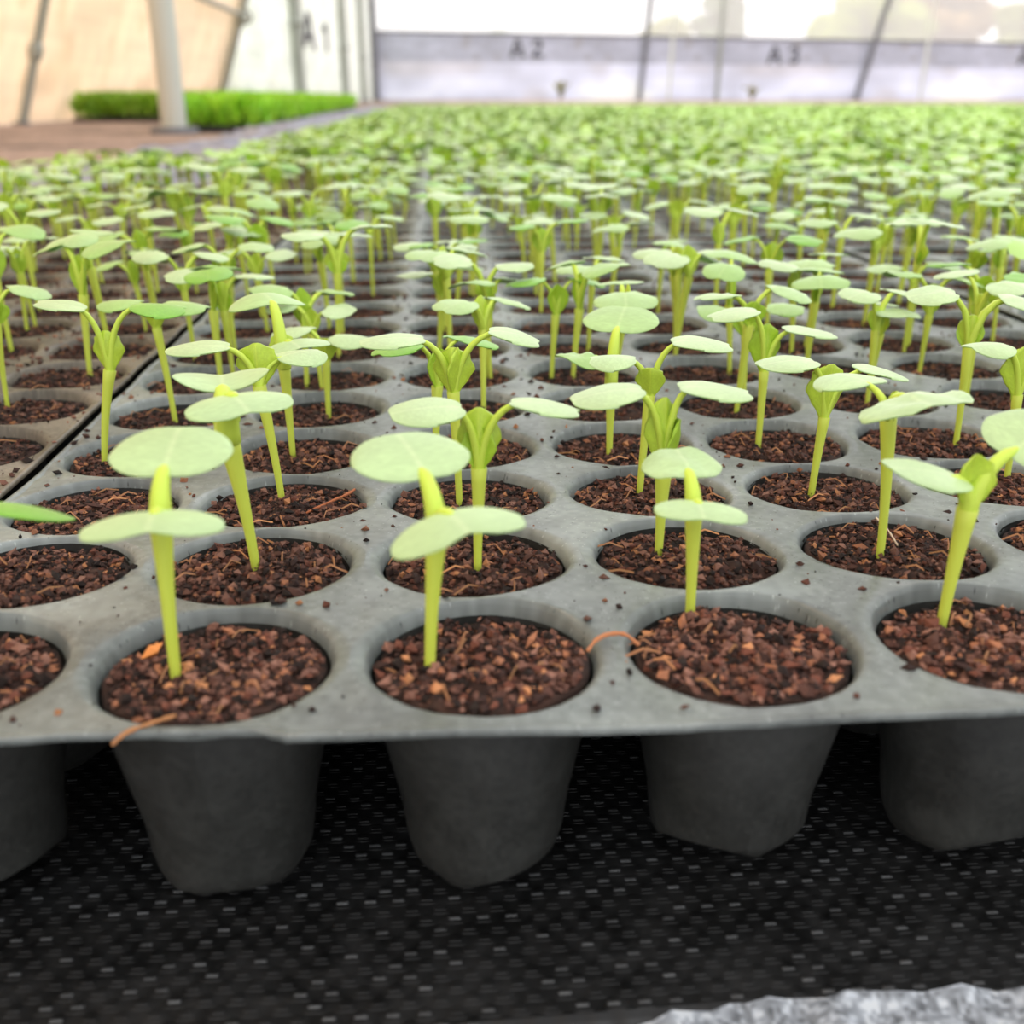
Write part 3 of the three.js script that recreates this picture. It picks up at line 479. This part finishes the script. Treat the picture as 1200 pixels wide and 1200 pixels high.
// the seedlings that stand in the first rows, as they grow there: key row,column of the first tray
const hand = {
  '0,1': { dx: -0.0064, dz: 0.001, H: 0.0298, lean: [0.0012, 0], r0: 0.00125, r1: 0.0021, cots: [{ az: 84, W: 0.0106, L: 0.0098, reach: 0.003, rise: 0.0022, tilt: 0.1, droop: 0.16, thick: 1.35, notch: 0.3 }, { az: -88, W: 0.0100, L: 0.0135, reach: 0.0035, rise: 0.0058, tilt: 0.42, droop: 0.1, curl: 0.1, thick: 1.4, notch: 0.08 }] },
  '0,2': { dx: -0.0093, dz: 0.002, H: 0.0275, lean: [0.0022, 0], r0: 0.00125, r1: 0.0022, cots: [{ az: 70, W: 0.0108, L: 0.0112, reach: 0.0045, rise: 0.004, tilt: 0.12, droop: 0.24, roll: -0.1, thick: 1.4, notch: 0.3 }, { az: -112, W: 0.0102, L: 0.0145, reach: 0.0045, rise: 0.0068, tilt: 0.36, droop: 0.1, thick: 1.4, notch: 0.06 }] },
  '0,3': { dx: -0.0056, dz: -0.0155, H: 0.0205, lean: [-0.0008, 0], r0: 0.0012, r1: 0.0019, cots: [{ az: 94, W: 0.0082, L: 0.0085, reach: 0.003, rise: 0.0028, tilt: 0.08, droop: 0.14, roll: 0.08, thick: 1.2 }, { az: -95, W: 0.0076, L: 0.0105, reach: 0.003, rise: 0.0054, tilt: 0.34, droop: 0.25, thick: 1.3, wav: 1 }], leaves: [{ az: 60, L: 0.004, W: 0.0016, tone: 0 }] },
  '0,4': { dx: -0.0052, dz: -0.0092, H: 0.0235, lean: [0.0012, 0], r0: 0.0013, r1: 0.0022, cots: [{ az: 164, W: 0.0066, L: 0.0160, reach: 0.0030, rise: 0.0060, tilt: 0.3, droop: 0.12, curl: 0.06, roll: 0.12, thick: 1.2, notch: 0.02 }, { az: -18, W: 0.0098, L: 0.0145, reach: 0.0072, rise: 0.0092, tilt: 0.45, droop: 0.12, roll: -0.25, thick: 1.3 }], leaves: [{ az: -100, L: 0.0115, W: 0.0042, tilt: 1.35, tone: 0 }] },
  '0,0': { dx: 0.0015, dz: -0.008, H: 0.0235, lean: [0.0006, 0.001], r1: 0.002, cots: [{ az: 12, W: 0.0052, L: 0.0185, reach: 0.005, rise: 0.0068, tilt: 0.1, droop: 0.2, curl: 0.2, roll: 0.3, tone: 3, notch: 0 }, { az: 185, W: 0.009, L: 0.013, reach: 0.006, rise: 0.007, tilt: 0.1 }] },
  '1,1': { dx: 0, dz: -0.0025, H: 0.0295, lean: [-0.0032, 0], r0: 0.00125, r1: 0.0026, cots: [{ az: 58, W: 0.0106, L: 0.0098, reach: 0.0042, rise: 0.0094, tilt: 0.02, droop: 0.12, curl: 0.2, thick: 1.9, notch: 0.2 }, { az: -102, W: 0.0096, L: 0.0115, reach: 0.0052, rise: 0.0078, tilt: 0.2, droop: -0.18, thick: 2, notch: 0.3 }], leaves: [{ az: 80, L: 0.0085, W: 0.003, tilt: 1.5 }] },
  '1,2': { dx: 0.0005, dz: 0.0026, H: 0.0235, lean: [0.0006, 0], r1: 0.0019, cots: [{ az: 168, W: 0.0078, L: 0.0142, reach: 0.0034, rise: 0.0126, tilt: 0.1, droop: 0.1, roll: 0.06, notch: 0.05 }, { az: 10, W: 0.0072, L: 0.0138, reach: 0.0066, rise: 0.0138, tilt: 0.02, droop: 0.12, curl: 0.16, roll: 0.1 }], leaves: [{ az: 95, L: 0.0135, W: 0.0048, tilt: 1.5, fold: 0.5 }, { az: -80, L: 0.01, W: 0.004, tilt: 1.3, tone: 1 }] },
  '1,3': { dx: -0.0059, dz: -0.0025, H: 0.0205, lean: [0, 0], r1: 0.0021, cots: [{ az: 176, W: 0.0078, L: 0.0145, reach: 0.0056, rise: 0.0172, tilt: -0.02, droop: 0.12, roll: 0, notch: 0.05 }, { az: 4, W: 0.0068, L: 0.0150, reach: 0.0024, rise: 0.0174, tilt: 0.0, droop: 0.12, curl: 0.1 }], leaves: [{ az: 75, L: 0.0165, W: 0.0042, tilt: 1.45, fold: 0.7 }, { az: 12, L: 0.0125, W: 0.004, tilt: 1.15, tone: 1 }] },
  '1,4': { dx: -0.0046, dz: 0.0025, H: 0.0334, lean: [-0.0028, 0], r1: 0.002, bow: 0.0005, cots: [{ az: 84, W: 0.0112, L: 0.0125, reach: 0.0035, rise: 0.0042, tilt: 0.22, droop: 0.2, roll: -0.16, thick: 1.3, wav: 1.4, notch: 0.2 }, { az: -118, W: 0.0088, L: 0.011, reach: 0.005, rise: 0.0045, tilt: 0.1, droop: 0.2 }], leaves: [{ az: 20, L: 0.006, W: 0.0026, tilt: 1.2 }] },
  '3,0': { dx: -0.0102, dz: 0, H: 0.0268, lean: [0.0056, 0], r1: 0.0019, cots: [{ az: 172, W: 0.0072, L: 0.0125, reach: 0.004, rise: 0.0165, tilt: 0.3, droop: 0.05 }, { az: -8, W: 0.0086, L: 0.0145, reach: 0.0078, rise: 0.017, tilt: 0.02, droop: 0.22, tone: 3 }], leaves: [{ az: 95, L: 0.012, W: 0.0046, tilt: 1.4, tone: 0 }] },
  '2,1': { dx: -0.001, dz: -0.006, H: 0.0302, lean: [-0.0032, 0], r1: 0.0019, cots: [{ az: 170, W: 0.0072, L: 0.0142, reach: 0.0062, rise: 0.0098, tilt: 0.1, droop: 0.08, notch: 0 }, { az: -30, W: 0.008, L: 0.012, reach: 0.005, rise: 0.006, tilt: 0.15 }], leaves: [{ az: 85, L: 0.0115, W: 0.0056, tilt: 1.45 }] },
  '3,1': { dx: -0.0032, dz: -0.001, H: 0.0275, lean: [-0.0004, 0], r1: 0.002, cots: [{ az: 60, W: 0.0102, L: 0.0095, reach: 0.004, rise: 0.007, tilt: 0.08, droop: 0.22, roll: -0.1, thick: 1.4 }, { az: -115, W: 0.0108, L: 0.0125, reach: 0.005, rise: 0.0155, tilt: 0.22, droop: 0.32, thick: 1.5, tone: 1 }], leaves: [{ az: 80, L: 0.01, W: 0.004, tilt: 1.45 }] },
  '4,1': { dx: 0.0027, dz: 0, H: 0.0190, lean: [0.0005, 0], cots: [{ az: 20, W: 0.008, L: 0.0135, reach: 0.003, rise: 0.0078, tilt: 0.05 }, { az: 195, W: 0.009, L: 0.0125, reach: 0.004, rise: 0.0095, tilt: 0.05 }], leaves: [{ az: 90, L: 0.009, W: 0.004 }] },
  '2,2': { dx: -0.0023, dz: 0.001, H: 0.0298, lean: [-0.001, 0], r1: 0.0018, cots: [{ az: 172, W: 0.0074, L: 0.0148, reach: 0.0068, rise: 0.0128, tilt: 0.1, droop: 0.1, notch: 0.05 }, { az: 6, W: 0.0068, L: 0.0122, reach: 0.0088, rise: 0.0145, tilt: -0.05, droop: 0.1, curl: 0.2 }], leaves: [{ az: 100, L: 0.0118, W: 0.0054, tilt: 1.4 }, { az: 15, L: 0.012, W: 0.004, tilt: 1.25, tone: 0 }] },
  '2,3': { dx: -0.0018, dz: -0.0054, H: 0.0262, lean: [0.0014, 0], cots: [{ az: 5, W: 0.0078, L: 0.0145, reach: 0.005, rise: 0.0132, tilt: 0.12, droop: 0.1, curl: 0.2 }, { az: 188, W: 0.0074, L: 0.0115, reach: 0.004, rise: 0.009, tilt: 0.1 }], leaves: [{ az: 100, L: 0.009, W: 0.004 }] },
  '3,3': { dx: -0.0046, dz: 0.005, H: 0.0215, lean: [-0.0003, 0], r1: 0.0019, cots: [{ az: -70, W: 0.0108, L: 0.0145, reach: 0.005, rise: 0.0138, tilt: 0.45, droop: 0.12, tone: 1, thick: 1.4 }, { az: 150, W: 0.0088, L: 0.0115, reach: 0.005, rise: 0.0088, tilt: 0.2, tone: 2, wav: 1.5 }], leaves: [] },
  '2,4': { dx: -0.0041, dz: -0.0006, H: 0.0212, lean: [0.0012, 0], cots: [{ az: 172, W: 0.0074, L: 0.0142, reach: 0.0046, rise: 0.0142, tilt: 0.08, droop: 0.1, notch: 0.05 }, { az: -4, W: 0.0066, L: 0.0128, reach: 0.007, rise: 0.0118, tilt: 0.0, droop: 0.1, curl: 0.2 }], leaves: [{ az: 80, L: 0.0148, W: 0.0055, tilt: 1.35 }] },
  '3,4': { dx: -0.0059, dz: 0.001, H: 0.0236, lean: [-0.0004, 0], cots: [{ az: 175, W: 0.007, L: 0.0138, reach: 0.0038, rise: 0.0172, tilt: -0.02, droop: 0.1 }, { az: 2, W: 0.0068, L: 0.0148, reach: 0.0048, rise: 0.0118, tilt: 0.0, droop: 0.1 }], leaves: [{ az: 85, L: 0.0148, W: 0.005, tilt: 1.4, tone: 1 }] },
  '2,5': { dx: 0.006, dz: -0.008, H: 0.0238, lean: [-0.0016, 0], cots: [{ az: 170, W: 0.0074, L: 0.011, reach: 0.006, rise: 0.0132, tilt: 0.1 }, { az: -6, W: 0.007, L: 0.0135, reach: 0.007, rise: 0.011, tilt: 0.1 }], leaves: [{ az: 70, L: 0.0138, W: 0.0058, tilt: 1.4 }] },
  '4,0': { dx: 0.0006, dz: 0.003, H: 0.0305, lean: [-0.0022, 0], cots: [{ az: 185, W: 0.008, L: 0.0125, reach: 0.004, rise: 0.0078, tilt: 0.1, tone: 2 }, { az: 10, W: 0.0076, L: 0.0135, reach: 0.004, rise: 0.0078, tilt: 0, tone: 2 }], leaves: [{ az: 90, L: 0.008, W: 0.003 }] },
};
const handLabel = {
  '0,1': 'double-tiered seedling with blunt pale seed leaves beside an orange chip, row along the lip',
  '0,2': 'seedling with broad milky seed leaves in the cup row, between orange chip and heaped soil',
  '0,3': 'short seedling on the heaped soil in the cup row along the lip',
  '0,4': 'seedling with forked upswept seed leaves in the cup row, past the heaped soil cell',
  '0,0': 'seedling with one pointed vivid green leaf reaching over the tray corner by the seam',
};
const variants = [], vr = mulberry(4242);
for (let k = 0; k < 16; k++) {
  const lax = k % 3 !== 0, tone = [0, 1, 0, 2, 1, 2, 0, 3][k % 8], rise = R(vr, 0.007, 0.0145), cot = (az) => ({ az, W: R(vr, 0.0072, 0.0102), L: R(vr, 0.0112, 0.0148), reach: R(vr, 0.004, 0.0072), rise: rise * R(vr, 0.85, 1.12), tilt: R(vr, -0.06, 0.22), droop: R(vr, 0.06, 0.26), curl: R(vr, 0.06, 0.22), roll: R(vr, -0.15, 0.15), wav: 0.7, thick: R(vr, 0.65, 1.1), notch: R(vr, 0.02, 0.22) });
  const g = new THREE.Group(); makeSeedling({ H: R(vr, 0.0225, 0.032), lean: [R(vr, -0.003, 0.003), R(vr, -0.003, 0.003)], r1: R(vr, 0.0016, 0.0021), tone, cots: [cot(0), cot(180 + R(vr, -18, 18))], leaves: k % 5 === 4 ? [] : [{ az: 90, L: R(vr, 0.008, 0.0145), W: R(vr, 0.0034, 0.0054), tilt: R(vr, 1.2, 1.5), tone: k % 2 }, ...(lax ? [{ az: -85, L: R(vr, 0.006, 0.012), W: 0.0038, tilt: R(vr, 1.1, 1.4), tone: 1 }] : [])] }, g, 0);
  variants.push(g);
}
const lookW = ['slim seedling', 'leafy seedling', 'seedling', 'lush seedling'];
const spot = (c) => `${ordW[c.r]} row, ${ordW[c.t.bx < 0 ? c.t.cols - 1 - c.c : c.c]} cell in the ${bandW[c.t.bz] ?? 'sixth'} ${c.t.bx < 0 ? 'narrow' : ['seam', 'neighbour', 'second neighbour', 'outer'][Math.min(3, c.t.bx)]} tray`;
const pick = mulberry(777), empty = new Set(['1,0', '0,5', '2,0']);
near.forEach((c, i) => {
  const key = c.t.bx === 0 && c.t.bz === 0 ? c.r + ',' + c.c : null, h = key && hand[key], close = c.t.bz === 0 && c.t.bx === 0 && c.r < 4 && c.c < 7;
  const sk = key === '0,3' ? heapSoil : close ? (c.r === 0 ? nearSoil[c.c % 5] : moistSoil[(c.r * 2 + c.c) % 4]) : midSoil[(c.r * 3 + c.c) % 4], sy = c.y - (close ? 0.003 : 0.0036) + (c.t.bx < 0 ? 0.001 : 0);
  const s = thing('soil_plug', `brown crumbly soil plug, ${spot(c)}`, 'soil', [c.x, sy, c.z], 'soil plugs in the tray cells');
  const turn = key ? (c.r * 1.7 + c.c * 2.3) : pick() * 6.283; s.rotation.y = key === '0,3' ? 0 : turn; s.rotation.x = -0.07 - 0.03 * pick();
  part('soil_surface', sk.surface, M.soil, s); part('crumbs', sk.crumbs, M.soil, s).userData.kind = 'stuff';
  if (key && empty.has(key)) return;
  const miss = pick() < 0.07; if (!h && miss) return;
  if (h) {
    const g = thing('seedling', handLabel[key] ?? `seedling with pale kidney-shaped seed leaves, ${spot(c)}`, 'seedling', [c.x + h.dx, sy + (key === '0,3' ? 0.002 : 0.0005), c.z + h.dz + (close ? 0.0012 : 0)], 'seedlings in the plug trays'); makeSeedling(h, g, 1);
  } else {
    const k = Math.floor(pick() * variants.length), g = variants[k].clone(); g.name = numbered('seedling'); scene.add(g);
    g.position.set(c.x + R(pick, -0.0115, 0.0115), sy + 0.0003, c.z + R(pick, -0.0105, 0.0105)); g.rotation.y = pick() * 6.283; g.scale.setScalar(c.d > 0.5 ? R(pick, 0.95, 1.25) : R(pick, 0.88, 1.15));
    tag(g, `${lookW[k % 4]} with spread seed leaves, ${spot(c)}`, 'seedling', 'seedlings in the plug trays');
    if (c.d > 0.33 && pick() < 0.42) { // two seeds came up in this cell
      const k2 = Math.floor(pick() * variants.length), g2 = variants[k2].clone(), a = pick() * 6.283; g2.name = numbered('seedling'); scene.add(g2);
      g2.position.set(c.x + 0.012 * Math.cos(a), sy + 0.0003, c.z + 0.012 * Math.sin(a)); g2.rotation.y = pick() * 6.283; g2.scale.setScalar(R(pick, 0.85, 1.15));
      tag(g2, `companion seedling sharing its cell, ${spot(c)}`, 'seedling', 'seedlings in the plug trays');
    }
  }
});
{ // an orange coir chip and a dry fibre lying in the first rows
  const out = { pos: [], col: [] }, r = mulberry(5); crumbs(1, r, () => [0, 0.0012, 0], 0.0017, 0.0019, out, () => new THREE.Color(0xd98a4a));
  const chip = part(numbered('coir_chip'), geom(out.pos, null, out.col), M.soil, scene); chip.position.set(-0.0522, 0.0428, -0.1618); tag(chip, 'pale orange coir chip on the soil beside the double-tiered seedling', 'chip');
}
for (const [l, c, w, pts] of [
  ['rust coloured coir fibre bridging two cells of the cup row', 0xb5764f, 0.0004, [[0.0238, 0.0442, -0.156], [0.0255, 0.0455, -0.1575], [0.0282, 0.0457, -0.1592], [0.031, 0.0456, -0.159], [0.0332, 0.0442, -0.1575]]],
  ['tan twig of coir sticking out over the tray lip', 0xa8744a, 0.00035, [[-0.0425, 0.0455, -0.1385], [-0.0452, 0.0459, -0.1362], [-0.0488, 0.0457, -0.1338], [-0.0505, 0.0448, -0.1322]]],
  ['reddish coir strand lying on the soil beside the third row seedling', 0xa8623e, 0.00035, [[-0.034, 0.0405, -0.2335], [-0.028, 0.0418, -0.238], [-0.0245, 0.0412, -0.2445], [-0.0235, 0.0402, -0.25]]],
  ['pale dry fibre leaning in the second row cell', 0xcdb8a0, 0.00022, [[0.0985, 0.0425, -0.2], [0.0975, 0.0448, -0.204], [0.0962, 0.0462, -0.208]]]]) {
  const crv = new THREE.CatmullRomCurve3(pts.map((p) => V(...p))).getPoints(14), r = mulberry(Math.round(w * 1e6));
  tag(part(numbered('coir_fibre'), tube(crv, crv.map(() => w * R(r, 0.6, 1.3)), 6), mat({ color: c, roughness: 0.9 }), scene), l, 'fibre');
}
// ---- all other seedlings and soil of the bed
{
  const rr = mulberry(31337), o = new THREE.Object3D(), C = new THREE.Color();
  const lowSeedling = (k, rich) => {
    const r = mulberry(50 + k), pos = [], col = [], idx = [], H = R(r, 0.025, 0.033), A = new THREE.Color(0xc6d04a), stem = (n) => { const b = pos.length / 3; for (let i = 0; i < 3; i++) { const a = i * 2.094; pos.push(Math.cos(a) * 0.0012, -0.003, Math.sin(a) * 0.0012, Math.cos(a) * 0.0018, H, Math.sin(a) * 0.0018); for (let q = 0; q < 2; q++) col.push(A.r, A.g, A.b); } for (let i = 0; i < 3; i++) { const p = b + i * 2, q = b + ((i + 1) % 3) * 2; idx.push(p, p + 1, q, q, p + 1, q + 1); } };
    stem();
    const leaf = (az, reach, rise, W, L, tilt, color, droop) => {
      const c = new THREE.Color(color), ca = Math.cos(az), sa = Math.sin(az), add = (x, y, z) => { pos.push(x * ca - z * sa, y, x * sa + z * ca); col.push(c.r, c.g, c.b); return pos.length / 3 - 1; };
      const pa = add(0, H - 0.001, -0.0011), pb = add(0, H - 0.001, 0.0011), qa = add(reach, H + rise, -0.0008), qb = add(reach, H + rise, 0.0008); idx.push(pa, qa, pb, pb, qa, qb);
      const n = rich ? 10 : 7, ctr = add(reach + L * 0.5 * Math.cos(tilt), H + rise + L * 0.5 * Math.sin(tilt), 0), first = ctr + 1;
      for (let i = 0; i < n; i++) { const a = i / n * 6.283, u = Math.sin(a), x = L * (0.5 - 0.5 * Math.cos(a)); add(reach + x * Math.cos(tilt), H + rise + x * Math.sin(tilt) - droop * W * u * u, u * W); }
      for (let i = 0; i < n; i++) idx.push(ctr, first + (i + 1) % n, first + i);
    };
    const c1 = [0xb9e272, 0xabdb60, 0xc8ea88][k % 3], ri = R(r, 0.007, 0.012);
    leaf(0, 0.006, ri, R(r, 0.0092, 0.0112), 0.016, R(r, 0, 0.2), c1, 0.2); leaf(Math.PI + R(r, -0.3, 0.3), 0.006, ri, R(r, 0.0092, 0.0112), 0.016, R(r, 0, 0.2), c1, 0.2); leaf(1.5, 0.001, 0.001, 0.004, 0.011, 1.3, 0xc4e83e, -0.3); leaf(-1.4, 0.001, 0.001, 0.0035, 0.009, 1.2, 0xb2dd36, -0.3);
    return geom(pos, idx, col);
  };
  const G = new THREE.Group(); G.name = 'seedling_carpet'; G.userData = { kind: 'stuff', label: 'carpet of countless pale green seedlings covering the bed to the end curtain', category: 'seedlings' }; scene.add(G);
  const lm = phys({ vertexColors: true, roughness: 0.5, transmission: 0.3, side: THREE.DoubleSide }), bins = [[], [], [], []];
  for (const c of rest) { if (rr() > 0.05) bins[Math.floor(rr() * 4)].push(c); if (rr() < 0.55) bins[Math.floor(rr() * 4)].push(c); }
  bins.forEach((b, k) => {
    const im = new THREE.InstancedMesh(lowSeedling(k, true), lm, b.length); im.name = 'seedlings'; im.userData.kind = 'stuff'; im.castShadow = im.receiveShadow = true;
    b.forEach((c, i) => { o.position.set(c.x + R(rr, -0.013, 0.013), c.y - 0.0045, c.z + R(rr, -0.013, 0.013)); o.rotation.set(R(rr, -0.2, 0.2), rr() * 6.283, R(rr, -0.2, 0.2)); o.scale.setScalar(R(rr, 0.88, 1.2)); o.updateMatrix(); im.setMatrixAt(i, o.matrix); const q = R(rr, 0.66, 0.92); C.setRGB(q * R(rr, 0.94, 1.02), q, q * R(rr, 0.85, 1)); im.setColorAt(i, C); });
    G.add(im);
  });
  const soil = rest.filter((c) => c.d < 3.2), sg = mergeGeometries([farSoil.surface.toNonIndexed(), farSoil.crumbs].map((g) => { g.deleteAttribute('uv'); return g; })), im = new THREE.InstancedMesh(sg, M.soil, soil.length);
  soil.forEach((c, i) => { o.position.set(c.x, c.y - 0.0045, c.z); o.rotation.set(0, rr() * 6.283, 0); o.scale.setScalar(1); o.updateMatrix(); im.setMatrixAt(i, o.matrix); });
  im.name = 'soil_filling'; im.userData = { kind: 'stuff', label: 'brown soil filling the many further cells of the bed', category: 'soil' }; im.castShadow = im.receiveShadow = true; scene.add(im);
  console.log('cells', cells.length, 'near', near.length, 'last near z', near[near.length - 1].z, 'trays', traySpots.length);
}
renderer.render(scene, camera);
